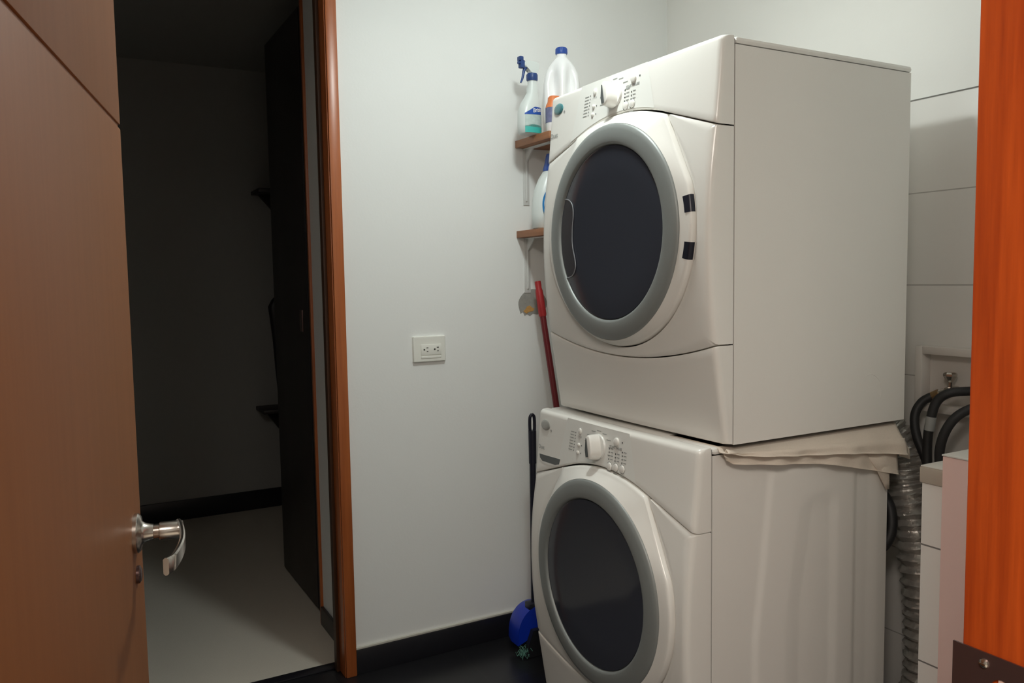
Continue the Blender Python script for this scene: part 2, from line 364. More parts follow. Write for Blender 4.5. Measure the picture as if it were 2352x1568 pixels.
# plate with a round-topped hole (polygon ring), lip folding past the edge
pm = bmesh.new()
hole = [(0.4475+0.0125*math.cos(a), 0.9475+0.0155*math.sin(a)) for a in np.linspace(0, math.pi, 9)] + [(0.435, 0.888), (0.460, 0.888)]
outr = [(0.4985, 0.955), (0.4985, 0.9845), (0.470, 0.9845), (0.4475, 0.9845), (0.425, 0.9845), (0.408, 0.9845), (0.401, 0.977), (0.401, 0.962), (0.401, 0.945), (0.401, 0.855), (0.4985, 0.855)]
for X in (0.7915, 0.7935):
    hv = [pm.verts.new((X, y, z)) for y, z in hole]; ov = [pm.verts.new((X, y, z)) for y, z in outr]
    for k in range(11): pm.faces.new((hv[k], hv[(k+1) % 11], ov[(k+1) % 11], ov[k]))
pm.verts.ensure_lookup_table()
for k in range(11):
    k2 = (k+1) % 11
    pm.faces.new((pm.verts[k], pm.verts[k2], pm.verts[22+k2], pm.verts[22+k])); pm.faces.new((pm.verts[11+k2], pm.verts[11+k], pm.verts[33+k], pm.verts[33+k2]))
sp = lab(fin('strike_plate', pm, M['plate'], None), jb)
pm = bmesh.new(); box(pm, (0.7925, 0.434, 0.886), (0.7938, 0.4515, 0.965), 0); o = lab(fin('lip_reflection', pm, M['pink']), sp)  # pinkish reflection on the plate's lip, put in as a coloured insert
o.matrix_parent_inverse = sp.matrix_basis.inverted()
pm = bmesh.new(); lathe(pm, [(0, 0.0035), (0.002, 0.0034), (0.0045, 0.002), (0.0052, 0)], 20, (0.7915, 0.4655, 0.9735), (-1, 0, 0)); box(pm, (0.7872, 0.4625, 0.9727), (0.788, 0.4685, 0.9743))
o = fin('screw', pm, M['chrome'], None, 40); lab(o, sp); o.matrix_parent_inverse = sp.matrix_basis.inverted()

# wall damage under the shelves (part of the far wall)
dm = bmesh.new()
cx, cz = 1.566, 1.262
pts = [(cx+0.062*math.cos(a)*(1+0.03*math.sin(5*a)), cz+0.062*math.sin(a)) for a in np.linspace(R(-8), R(196), 22)]
jag = [(1.512, 1.232), (1.522, 1.238), (1.530, 1.224), (1.541, 1.229), (1.553, 1.222), (1.566, 1.231), (1.585, 1.226), (1.605, 1.236)]
extrude_poly(dm, [(x, YF-0.0012, z) for x, z in pts+jag], (0, 0.0015, 0))
fin('bare_plaster_patch', dm, M['plaster'], wall_far)
dm = bmesh.new()
extrude_poly(dm, [(x, YF-0.0024, z) for x, z in ((1.524, 1.242), (1.533, 1.248), (1.541, 1.259), (1.553, 1.262), (1.562, 1.254), (1.573, 1.250), (1.566, 1.240), (1.548, 1.238), (1.538, 1.232), (1.530, 1.236))], (0, 0.0022, 0))
fin('exposed_brick_patch', dm, M['brick'], wall_far)

# ------------------------------------------------------------------ the stacked machines
FZ = np.array([0.0, .02, .10, .18, .26, .33, .41, .49, .57, .64, .70, .755, .80, .87, .93, .955])
FV = np.array([.019, .021, .034, .046, .059, .068, .0745, .077, .0755, .0705, .063, .0555, .050, .043, .0385, .036])
HW, HT = 0.370, 0.955
def fd(z):
    return float(np.interp(z, FZ, FV))
def fds(z): return (fd(z-0.02)+2*fd(z)+fd(z+0.02))/4
CR = 0.016
def surf(o, z, off=0.0):
    """point of the bowed front, o from the middle (+ = far side), z up; off lifts towards the viewer."""
    x = -(fds(z) + 0.006*(1-(o/HW)**2)) - off
    e = abs(o)-(HW-CR)
    if e > 0: x += CR - math.sqrt(max(CR*CR-e*e, 0))
    return Vector((x, o, z))
def seam_hi(o):
    a = abs(o)
    return 0.842-0.875*a*a if a < 0.19 else (0.842-0.875*0.0361) - 0.322*(a-0.19)
def seam_lo(o): return 0.192 + 0.053*(o/HW)**2
OS = sorted(set([-HW+CR*(1-math.sin(t)) for t in np.linspace(0, math.pi/2, 6)] + [HW-CR*(1-math.sin(t)) for t in np.linspace(0, math.pi/2, 6)] + list(np.linspace(-HW+CR, HW-CR, 49)) + [-0.19, 0.19]))
def back_wall(bm, xback):
    be = [e for e in bm.edges if e.is_boundary]
    r = bmesh.ops.extrude_edge_only(bm, edges=be)
    for v in (g for g in r['geom'] if isinstance(g, bmesh.types.BMVert)): v.co.x = xback
def panel(lo, hi, nrow, xback, soft=0.004, g=0.0016):
    bm = bmesh.new(); cols = []
    for o in OS:
        a, b = lo(o)+g, hi(o)-g
        zs = [a, a+soft*0.35, a+soft] + list(np.linspace(a+soft, b-soft, nrow))[1:-1] + [b-soft, b-soft*0.35, b]
        dp = [soft*0.9, soft*0.25, 0] + [0]*(nrow-2) + [0, soft*0.25, soft*0.9]
        cols.append([bm.verts.new(surf(o, z, -d)) for z, d in zip(zs, dp)])
    for c, d in zip(cols, cols[1:]):
        for i in range(len(c)-1): bm.faces.new((c[i], c[i+1], d[i+1], d[i]))
    back_wall(bm, xback); return bm
DC = 0.5245                                    # height of the door's centre
def door_outline():
    top = [(o, seam_hi(o)-0.0035) for o in np.linspace(-0.192, 0.192, 41)]
    def ell(t, a): return (a*math.cos(t), DC+0.303*math.sin(t))
    left = [(0.192+(0.2915-0.192)*t, 0.8065+(0.628-0.8065)*t) for t in np.linspace(0, 1, 14)[1:]]
    lt = math.asin((0.628-DC)/0.303); aL = 0.2915/math.cos(lt)
    arc1 = [ell(t, aL) for t in np.linspace(lt, -math.pi/2, 44)[1:]]
    aR = 0.305/math.cos(lt)
    arc2 = [ell(t, -aR) for t in np.linspace(-math.pi/2, lt, 44)[1:]]
    right = [(-0.305+(0.305-0.192)*t, 0.628+(0.8065-0.628)*t) for t in np.linspace(0, 1, 14)[1:-1]]
    return top + left + arc1 + arc2 + right
def ray_rect(dx, dz):
    """distance from the door's centre to the panel's edge in direction (dx, dz)."""
    lo_, hi_ = 0.0, 1.2
    for _ in range(40):
        m = (lo_+hi_)/2; o, z = dx*m, DC+dz*m
        if abs(o) < HW and z < seam_hi(max(-HW, min(HW, o)))-0.0016 and z > seam_lo(max(-HW, min(HW, o)))+0.0016: lo_ = m
        else: hi_ = m
    return lo_
OUT = door_outline()
def mapped(items, off=0.0009):
    """2-D shapes [(verts, faces)] given in (o, z) laid onto the front surface."""
    bm = bmesh.new()
    for vs, fs in items:
        vv = [bm.verts.new(surf(o, z, off)) for o, z in vs]
        for f in fs:
            try: bm.faces.new([vv[i] for i in f])
            except ValueError: pass
    return bm
def m_text(s, o, z, size, bold=0.0, slant=0.0):
    v, f = text_pts(s, size, bold); return ([(o-x-slant*y, z+y) for x, y in v], f)
def m_disc(o, z, r, n=10): return ([(o+r*math.cos(2*math.pi*k/n), z+r*math.sin(2*math.pi*k/n)) for k in range(n)], [tuple(range(n))])
def m_dash(o, z, w_, h_=0.0022): return ([(o-w_/2, z-h_/2), (o+w_/2, z-h_/2), (o+w_/2, z+h_/2), (o-w_/2, z+h_/2)], [(0, 1, 2, 3)])
def dome(o, z, ro, rz, h, n=20):
    bm = bmesh.new(); p = surf(o, z); d = 0.004
    nz = (surf(o, z+d)-surf(o, z-d)).normalized(); no = (surf(o+d, z)-surf(o-d, z)).normalized(); nn = nz.cross(no)
    if nn.x > 0: nn = -nn
    rings = []
    for k, (s, hh) in enumerate(((1.0, -0.001), (1.0, h*0.45), (0.9, h*0.8), (0.6, h), (0.0, h*1.05))):
        if s == 0: rings.append([bm.verts.new(p+nn*hh)])
        else: rings.append([bm.verts.new(p+no*(ro*s*math.cos(2*math.pi*j/n))+nz*(rz*s*math.sin(2*math.pi*j/n))+nn*hh) for j in range(n)])
    for a, b in zip(rings, rings[1:]):
        for j in range(n):
            if len(b) == 1: bm.faces.new((a[j], a[(j+1) % n], b[0]))
            else: bm.faces.new((a[j], a[(j+1) % n], b[(j+1) % n], b[j]))
    return bm

def machine(name, loc, depth, washer):
    t = empty(name, loc)
    # --- cabinet
    cb = bmesh.new()
    z0, z1 = 0.0045, HT-0.018
    # near side wall as a displaced sheet (pressed relief), the rest plain
    nx, nz = 110, 110
    xs = np.linspace(0.0035, depth, nx); zs = np.linspace(z0, z1, nz)
    def relief(x, z):
        if washer:
            # pressed panel: a raised field with a slanted front edge and two long ribs
            def st(a, b, v): return min(1, max(0, (v-a)/(b-a)))
            xl = 0.135 + 0.055*st(0.45, 0.9, z); top = 0.885
            f = st(xl, xl+0.018, x)*(1-st(top-0.018, top, z))
            xl2 = 0.25+0.05*st(0.5, 0.8, z)
            g = st(xl2, xl2+0.05, x)*(1-st(0.76, 0.80, z))*(1-st(0.41, 0.44, x))
            h = (1-st(0.82, 0.85, z))*st(0.50, 0.515, x)*(1-st(0.56, 0.60, x))
            return 0.0055*f - 0.0045*g - 0.0045*h
        f = math.exp(-((x-0.30)/0.17)**4 - ((z-0.48)/0.30)**4)
        return -0.0012*f
    gv = [[cb.verts.new((x, -HW - relief(x, z)*(1 if washer else 1), z)) for z in zs] for x in xs]
    for i in range(nx-1):
        for j in range(nz-1): cb.faces.new((gv[i][j], gv[i+1][j], gv[i+1][j+1], gv[i][j+1]))
    fl = cb.verts.new((0.0035, HW, z0)), cb.verts.new((depth, HW, z0)), cb.verts.new((depth, HW, z1)), cb.verts.new((0.0035, HW, z1))
    cb.faces.new(fl)
    cb.faces.new([gv[-1][j] for j in range(nz)] + [fl[2], fl[1]])
    cb.faces.new([gv[0][j] for j in range(nz-1, -1, -1)] + [fl[0], fl[3]])
    cb.faces.new([gv[i][0] for i in range(nx-1, -1, -1)] + [fl[1], fl[0]][::1])
    cab = fin('cabinet', cb, M['enamel2'], t, 30)
    if not washer:
        kb = bmesh.new()                        # knock-out circle on the side
        tube(kb, [(0.49+0.047*math.cos(a), -HW+0.0004, 0.092+0.047*math.sin(a)) for a in np.linspace(R(-25), R(125), 26)], 0.0009, 6)
        fin('vent_knockout', kb, M['enamel2'], cab, 60)
    boxo('top_panel', (0.0035, -HW-0.0025, z1), (depth+0.003, HW+0.0025, HT), M['enamel'], t, bev=0.0085)
    boxo('seam_shade', (-0.004, -HW+0.004, z0+0.002), (0.0045, HW-0.004, HT-0.004), M['black'], cab)  # added black backing that stands in for the shade in the seams
    for sx in (0.05, depth-0.05):
        for sy in (-HW+0.06, HW-0.06):
            fb = bmesh.new(); lathe(fb, [(0, 0), (0.018, 0), (0.02, 0.002), (0.02, 0.004), (0.012, 0.005), (0, 0.005)], 16, (sx, sy, 0))
            fin('foot', fb, M['rubber'], t, 40)
    # --- kick panel, front panel, console
    fin('kick_panel', panel(lambda o: 0.0055, seam_lo, 14, 0.0), M['enamel'], t, 42)
    fb = bmesh.new(); ring_in, ring_out = [], []
    n = len(OUT); rows = 10
    for i, (o, z) in enumerate(OUT):
        v = Vector((o, z-DC)); L = v.length; v /= L
        Lo = ray_rect(v.x, v.y); Li = L + 0.0035
        ring_in.append((v, Li)); ring_out.append(Lo)
    # add exact panel corners by angle
    angs = [(math.atan2(v.y, v.x), v, Li, Lo) for (v, Li), Lo in zip(ring_in, ring_out)]
    def interp_in(a):
        best = sorted(angs, key=lambda q: abs(math.atan2(math.sin(q[0]-a), math.cos(q[0]-a))))[:2]; return sum(b[2] for b in best)/2
    extra = []
    for o, z in ((HW-1e-4, seam_hi(HW)-0.002), (-HW+1e-4, seam_hi(HW)-0.002), (HW-1e-4, seam_lo(HW)+0.002), (-HW+1e-4, seam_lo(HW)+0.002)):
        v = Vector((o, z-DC)); L = v.length; v /= L; a = math.atan2(v.y, v.x); extra.append((a, v, interp_in(a), L))
    for o in list(np.linspace(HW-CR, HW-1e-4, 5)):
        for s in (1, -1):
            for zz in (seam_lo(o)+0.002, seam_hi(o)-0.002):
                v = Vector((s*o, zz-DC)); L = v.length; v /= L; a = math.atan2(v.y, v.x); extra.append((a, v, interp_in(a), L))
    angs = sorted(angs+extra, key=lambda q: q[0])
    cols = []
    for a, v, Li, Lo in angs:
        if Lo <= Li+0.004: cols.append(None); continue
        ls = list(np.linspace(Li, Lo, rows)); col = []
        for k, l in enumerate(ls):
            dp = 0.0035 if k in (0, rows-1) else 0
            o = max(-HW, min(HW, v.x*l)); col.append(fb.verts.new(surf(o, DC+v.y*l, -dp)))
        if abs(v.x*Lo) >= HW-0.003:              # keep the rounded corner: extra columns are near the rim
            for k, l in enumerate(ls):
                if k > rows-4:
                    f_ = (k-(rows-4))/3.0; l2 = ls[rows-4] + (Lo-ls[rows-4])*(1-(1-f_)**2.2); o = max(-HW, min(HW, v.x*l2)); col[k].co = surf(o, DC+v.y*l2, 0)
        cols.append(col)
    for i in range(len(cols)):
        a, b = cols[i], cols[(i+1) % len(cols)]
        if a and b:
            for k in range(rows-1): fb.faces.new((a[k], a[k+1], b[k+1], b[k]))
    back_wall(fb, 0.0)
    fin('front_panel', fb, M['enamel'], t, 42)
    # console: the front face plus a rounded top running back to the cabinet
    cb = bmesh.new(); cols = []
    for o in OS:
        a = seam_hi(o)+0.0016
        zs = [a, a+0.0015, a+0.004] + list(np.linspace(a+0.004, 0.943, 12))[1:]
        dp = [0.0036, 0.001, 0] + [0]*11
        col = [surf(o, z, -d) for z, d in zip(zs, dp)]
        pT = surf(o, 0.943)
        for ang in np.linspace(0, math.pi/2, 6)[1:]: col.append(Vector((pT.x+0.014*(1-math.cos(ang)), o*(1-0.004*math.sin(ang)), 0.943+0.0130*math.sin(ang))))
        col.append(Vector((-0.001, o*0.996, 0.9552)))
        cols.append([cb.verts.new(p) for p in col])
    for c, d in zip(cols, cols[1:]):
        for i in range(len(c)-1): cb.faces.new((c[i], c[i+1], d[i+1], d[i]))
    be = [e for e in cb.edges if e.is_boundary]
    r = bmesh.ops.extrude_edge_only(cb, edges=be)
    for v in (g_ for g_ in r['geom'] if isinstance(g_, bmesh.types.BMVert)): v.co.x = 0.0
    con = fin('console', cb, M['enamel'], t, 42)
    # control strip: flared insert
    sb = bmesh.new(); cols = []
    for u in np.linspace(0, 1, 17):
        oB = -0.146+(0.238+0.146)*u; oT = -0.108+(0.192+0.108)*u; zB = seam_hi(oB)+0.0065; zT = 0.953
        cols.append([sb.verts.new(surf(oB+(oT-oB)*k, zB+(zT-zB)*k, 0.0007)) for k in np.linspace(0, 1, 11)])
    for c, d in zip(cols, cols[1:]):
        for i in range(10): sb.faces.new((c[i], c[i+1], d[i+1], d[i]))
    fin('control_strip', sb, M['strip'], con, 60)
    # dial: round base, raised bar grip
    ko, kz = (0.028, 0.897)
    p = surf(ko, kz); nz_ = (surf(ko, kz+0.004)-surf(ko, kz-0.004)).normalized(); no_ = Vector((0, 1, 0)); nn = nz_.cross(no_); nn = -nn if nn.x > 0 else nn
    KM = Matrix(((no_.x, nz_.x, nn.x, p.x), (no_.y, nz_.y, nn.y, p.y), (no_.z, nz_.z, nn.z, p.z), (0, 0, 0, 1)))
    kb = bmesh.new(); tb = bmesh.new()
    lathe(tb, [(0.0345, -0.002), (0.0340, 0.0035), (0.032, 0.0055), (0, 0.006)], 36); merge(kb, tb, KM)
    dial = fin('dial', kb, M['strip'], t, 40)
    # grip: a tall wedge, broad and rounded at its low end, with a dark hollow flank
    KR = KM @ Matrix.Rotation(R(-8), 4, 'Z')
    prof = [(-0.009, -0.037), (0.000, -0.039), (0.009, -0.037), (0.0165, -0.028), (0.0185, -0.012), (0.0165, 0.012), (0.011, 0.031), (0.000, 0.036), (-0.011, 0.031), (-0.0165, 0.012), (-0.0185, -0.012), (-0.0165, -0.028)]
    kb = bmesh.new(); tb = bmesh.new(); rings = []
    for h, sx_, sy_ in ((0.0055, 1.0, 0.95), (0.020, 0.93, 0.93), (0.0335, 0.83, 0.89), (0.0368, 0.76, 0.84), (0.0377, 0.68, 0.78)):
        rings.append([tb.verts.new((x*sx_, y*sy_, h)) for x, y in prof])
    for a, b in zip(rings, rings[1:]):
        for k in range(12): tb.faces.new((a[k], a[(k+1) % 12], b[(k+1) % 12], b[k]))
    tb.faces.new(rings[-1]); merge(kb, tb, KR)
    grip = fin('dial_grip', kb, M['enamel'], dial, 50)
    kb = bmesh.new(); tb = bmesh.new()
    fa = [(-0.003, -0.0285, .0377), (0.0035, 0.0225, .0377), (0.0078, 0.0235, .0377), (0.0128, -0.010, .0377), (0.0100, -0.0280, .0377)]
    fb_ = [(0.0082, 0.0265, .0345), (0.0152, -0.0105, .0345), (0.0120, -0.0320, .0345)]
    va = [tb.verts.new(Vector(p_)+Vector((0, 0, .0005))) for p_ in fa]; vb = [tb.verts.new(Vector(p_)+Vector((.0008, 0, 0))) for p_ in fb_]
    tb.faces.new(va); tb.faces.new((va[2], vb[0], vb[1], va[3])); tb.faces.new((va[3], vb[1], vb[2], va[4]))
    merge(kb, tb, KR); fin('dial_inset', kb, M['knobshade'], dial, 30)
    # buttons
    if washer: rnd = [(-0.029, 0.852), (-0.057, 0.854), (-0.086, 0.855)]
    else: rnd = [(-0.026, 0.858), (-0.054, 0.858)]
    for o, z in rnd:
        fin('button', dome(o, z, 0.0105, 0.0105, 0.005), M['enamel'], t, 40)
    mk = bmesh.new()
    merge(mk, mapped([([(o+rr*math.cos(2*math.pi*k/24), z+rr*math.sin(2*math.pi*k/24)) for rr in (0.0112, 0.0125) for k in range(24)], [(k, (k+1) % 24, 24+(k+1) % 24, 24+k) for k in range(24)]) for o, z in rnd], 0.0013))
    fin('button_ring', mk, M['print'], con)
    fin('start_button', dome(-0.055, 0.923, 0.0105, 0.0115, 0.007), M['enamel'], t, 40)
    for o, z, a_, b_ in ((0.122, 0.924, 0.007, 0.009), (0.125, 0.884, 0.006, 0.0055), (0.128, 0.862, 0.006, 0.0055)):
        fin('small_button', dome(o, z, a_, b_, 0.005), M['enamel'], t, 40)
    # printed dots and words
    dots = [(-0.080, 0.925, 0.0024)]
    cols_ = ((-0.024, 4), (-0.053, 3), (-0.083, 4)) if washer else ((-0.020, 4), (-0.048, 3))
    for o, n_ in cols_: dots += [(o, 0.871+0.0095*k, 0.0023) for k in range(n_)]
    dots += [(0.144+0.0012*k, 0.917-0.0088*k, 0.0019) for k in range(7)] + [(0.111, 0.884, 0.0019), (0.113, 0.862, 0.0019)]
    for o, z, r_ in dots: fin('indicator_light', mapped([m_disc(o, z, r_)], 0.0014), M['printdark'], con)
    fin('start_lettering', mapped([m_text('START PAUSE', -0.052, 0.906, 0.0092, 0.0003)], 0.0014), M['print'], con)
    fin('cycle_lettering', mapped([m_text('CYCLE', 0.122, 0.908, 0.007)], 0.0014), M['print'], con)
    fin('model_lettering', mapped([m_text('Duet', 0.335, 0.842, 0.017, 0.0002, -0.15) if washer else m_text('Duet', 0.335, 0.836, 0.020, 0.0003, -0.15)], 0.0014), M['print'], con)
    for o, n_ in cols_:
        for k in range(n_): fin('scale_mark', mapped([m_dash(o-0.012, 0.872+0.0095*k, 0.012)], 0.0014), M['print'], con)
        fin('button_caption', mapped([m_dash(o-0.004, 0.838, 0.018)], 0.0014), M['print'], con)
    for k in range(7): fin('scale_mark', mapped([m_dash(0.161+0.0012*k, 0.917-0.0088*k, 0.020)], 0.0014), M['print'], con)
    for a in range(-4, 5):
        an = R(90+a*27); rr = 0.052
        fin('dial_caption', mapped([m_dash(0.028+rr*math.cos(an)*1.12, 0.895+rr*math.sin(an)*0.86, 0.020, 0.002)], 0.0014), M['print'], con)
    bo, bz = (0.318, 0.913)
    fin('badge', dome(bo, bz, 0.026, 0.0165, 0.0045, 28), M['badge' if washer else 'teal'], t, 40)
    fin('badge_mark', mapped([m_disc(0.284, 0.900, 0.0045, 4)], 0.001), M['print'], con)
    if washer:
        # detergent drawer pull: a scooped slot left of the strip, and the drawer's outline
        db = bmesh.new()
        outl = [(0.350, 0.821), (0.216, 0.826), (0.221, 0.806), (0.245, 0.7975), (0.326, 0.7945), (0.345, 0.805)]
        vs = [db.verts.new(surf(o, z, 0.0012)) for o, z in outl]; c0 = [(0.345, 0.8195), (0.219, 0.8245), (0.224, 0.8085), (0.247, 0.8025), (0.324, 0.8005), (0.340, 0.808)]
        vi = [db.verts.new(surf(o, z, 0.0016)) for o, z in c0]
        for k in range(6): db.faces.new((vs[k], vs[(k+1) % 6], vi[(k+1) % 6], vi[k]))
        fin('drawer_pull_lip', db, M['enamel'], con, 40)
        db = bmesh.new(); vv = [db.verts.new(surf(o, z, 0.0013)) for o, z in c0]; db.faces.new(vv)
        fin('drawer_pull_hollow', db, M['knobshade'], con)
    # --- door
    do = bmesh.new(); rows_ = []
    RR = 0.2865
    for i, (o, z) in enumerate(OUT):
        v = Vector((o, z-DC)); L = v.length; v /= L
        a_in = Vector((v.x*RR, v.y*RR))
        base = surf(o, z)
        f = -base.x
        pts_ = []
        pts_.append(Vector((-f+0.016, o, z)))
        pts_.append(Vector((-f-0.004, o, z)))
        o2, z2 = v.x*(L-0.002), DC+v.y*(L-0.002); pts_.append(Vector((-f-0.0085, o2, z2)))
        o2, z2 = v.x*(L-0.006), DC+v.y*(L-0.006); pts_.append(Vector((-f-0.0105, o2, z2)))
        xin = -0.0905; Lin = min(RR, L-0.010)
        for k in np.linspace(0, 1, 6)[1:]:
            l = (L-0.006)+(Lin-(L-0.006))*k; x0 = -f-0.0105
            pts_.append(Vector((x0+(xin-x0)*k, v.x*l, DC+v.y*l)))
        pts_.append(Vector((-0.080, v.x*(Lin-0.006), DC+v.y*(Lin-0.006))))
        rows_.append([do.verts.new(p_) for p_ in pts_])
    for i in range(len(rows_)):
        a, b = rows_[i], rows_[(i+1) % len(rows_)]
        for k in range(len(a)-1): do.faces.new((a[k], b[k], b[k+1], a[k+1]))
    door = fin('door', do, M['enamel'], t, 40)
    rb = bmesh.new()
    lathe(rb, [(0.2795, 0.080), (0.2863, 0.0870), (0.2855, 0.0925), (0.2815, 0.0962), (0.271, 0.0992), (0.253, 0.1010), (0.240, 0.1008), (0.2352, 0.0995), (0.2330, 0.0965), (0.2318, 0.0920), (0.2290, 0.0885)], 96, (0, 0, DC), (-1, 0, 0))
    fin('door_ring', rb, M['silver'], door, 50)
    gb = bmesh.new(); lathe(gb, [(0.2305, 0.0890), (0.2295, 0.0945), (0.226, 0.0950), (0.16, 0.0905), (0.08, 0.088), (0, 0.0872)], 96, (0, 0, DC), (-1, 0, 0))
    fin('door_glass', gb, M['glass'], door, 50)
    if washer: return t
    # the handle pocket at the glass edge
    hp = [(0.222, 0.632), (0.190, 0.630), (0.169, 0.614), (0.164, 0.585), (0.170, 0.545), (0.170, 0.500), (0.158, 0.460), (0.156, 0.435), (0.172, 0.413), (0.200, 0.407)]
    hb = bmesh.new(); tube(hb, [(-0.0948, o, z) for o, z in spline([(o, z) for o, z in hp], 6)], 0.0017, 8)
    hr = fin('handle_rim', hb, M['clearrim'], door, 60)
    hb = bmesh.new(); edge = [(0.2255*math.cos(a), DC+0.2255*math.sin(a)) for a in np.linspace(R(-31), R(28.5), 16)]
    poly = [(-0.0955, o, z) for o, z in edge] + [(-0.0955, o, z) for o, z in spline(hp[1:-1], 4)]
    extrude_poly(hb, poly, (0.0025, 0, 0)); fin('handle_pocket', hb, M['pocket'], door)
    # hinge windows on the near edge
    for z in (0.578, 0.466):
        zc = z+0.0
        aR = 0.305/math.cos(math.asin((0.628-DC)/0.303))
        hb = bmesh.new(); a0 = math.asin((zc-0.0205-DC)/0.303); a1 = math.asin((zc+0.0205-DC)/0.303)
        cols = []
        for a in np.linspace(a0, a1, 7):
            o, zz = -aR*math.cos(a), DC+0.303*math.sin(a)
            v = Vector((o, zz-DC)); L = v.length; v /= L; f = -surf(o, zz).x
            def P(l, x): return Vector((x, v.x*l, DC+v.y*l))
            cols.append([hb.verts.new(q_) for q_ in (P(L+0.0006, -f+0.003), P(L+0.0006, -f-0.0045), P(L-0.0018, -f-0.0092), P(L-0.006, -f-0.0113), P(L-0.019, -0.0898-0.0006))])
        for c, d in zip(cols, cols[1:]):
            for k in range(4): hb.faces.new((c[k], c[k+1], d[k+1], d[k]))
        fin('hinge_cover', hb, M['navyblack'], door, 50)
    return t

dry = machine('tumble_dryer', (1.380, 1.7955, 0.957), 0.634, False)
tag(dry, 'white front loading dryer with teal oval badge, stacked on the washer', 'dryer')
wsh = machine('washing_machine', (1.332, 1.815, 0.0), 0.637, True)
tag(wsh, 'white front loading washer on the floor, under the dryer, with detergent drawer slot', 'washing machine')

# towel pinched between the machines and hanging over the washer's near side
tw = empty('towel', (1.65, 1.44, 0.95))
tag(tw, 'cream folded towel pinched between washer and dryer, hanging down one side', 'towel')
def sheet(name, x0, x1, bottom, yout, seed, ins=0.18):
    bm = bmesh.new(); nx = 70; cols = []
    rnd = random.Random(seed); ph = [rnd.uniform(0, 6.28) for _ in range(4)]
    for i in range(nx+1):
        x = x0+(x1-x0)*i/nx; zb = bottom(x)
        col = []; prof = [(1.445+ins, 0.9555), (1.50, 0.9555), (1.455, 0.9555), (1.4415, 0.9535), (1.4365, 0.947)]
        n = 10
        for k in range(1, n+1):
            q = k/n; z = 0.947+(zb-0.947)*q
            wv = 0.005*math.sin(x*26+ph[0]+q*1.5)*q + 0.003*math.sin(x*61+ph[1])*q
            prof.append((1.436-(1.436-yout)*min(1, q*1.6)+wv, z))
        # hem turned back up
        yb = prof[-1][0]; prof += [(yb-0.004, zb-0.003), (yb+0.004, zb-0.004), (yb+0.009, zb+0.003), (yb+0.010, zb+(0.947-zb)*0.55)]
        cols.append([bm.verts.new((x+0.004*math.sin(ph[2]+j*0.4), y, z)) for j, (y, z) in enumerate(prof)])
    for a, b in zip(cols, cols[1:]):
        for k in range(len(a)-1): bm.faces.new((a[k], a[k+1], b[k+1], b[k]))
    o = lab(fin(name, bm, M['cloth'], None, 60), tw)
    s = o.modifiers.new('thick', 'SOLIDIFY'); s.thickness = 0.003; s.offset = -1
    return o
def lerp(x, X, Z): return float(np.interp(x, X, Z))
sheet('upper_fold', 1.352, 2.000, lambda x: lerp(x, [1.35, 1.40, 1.64, 1.75, 2.0], [.951, .937, .911, .903, .872]), 1.409, 3)
sheet('lower_fold', 1.360, 1.988, lambda x: lerp(x, [1.36, 1.38, 1.62, 1.72, 2.0], [.930, .918, .890, .876, .812]), 1.421, 8)
cbm = bmesh.new()                                  # the corner that hangs lowest at the back
cp = [[(1.86, 1.428, .885), (1.90, 1.427, .84), (1.935, 1.427, .79), (1.945, 1.428, .775)], [(1.93, 1.424, .885), (1.94, 1.422, .84), (1.95, 1.423, .80), (1.953, 1.425, .776)],
      [(1.99, 1.432, .885), (1.982, 1.433, .85), (1.968, 1.436, .81), (1.962, 1.437, .780)]]
cv = [[cbm.verts.new(p) for p in c] for c in cp]
for a, b in zip(cv, cv[1:]):
    for k in range(3): cbm.faces.new((a[k], a[k+1], b[k+1], b[k]))
o = lab(fin('hanging_corner', cbm, M['cloth'], None, 60), tw); s = o.modifiers.new('thick', 'SOLIDIFY'); s.thickness = 0.003
cbm = bmesh.new()                                  # the back end, sagging towards the duct
nx = 12; cols = []
for i in range(nx+1):
    q = i/nx; x = 1.985+0.050*q
    cols.append([cbm.verts.new(p) for p in ((x-0.03*q, 1.56, 0.9555), (x-0.03*q, 1.47, 0.9555-0.010*q), (x-0.012*q, 1.437, 0.947-0.035*q), (x, 1.420, 0.905-0.030*q), (x-0.005*q, 1.414, 0.865-0.015*q))])
for a, b in zip(cols, cols[1:]):
    for k in range(4): cbm.faces.new((a[k], a[k+1], b[k+1], b[k]))
o = lab(fin('back_flap', cbm, M['cloth'], None, 70), tw); s = o.modifiers.new('thick', 'SOLIDIFY'); s.thickness = 0.003

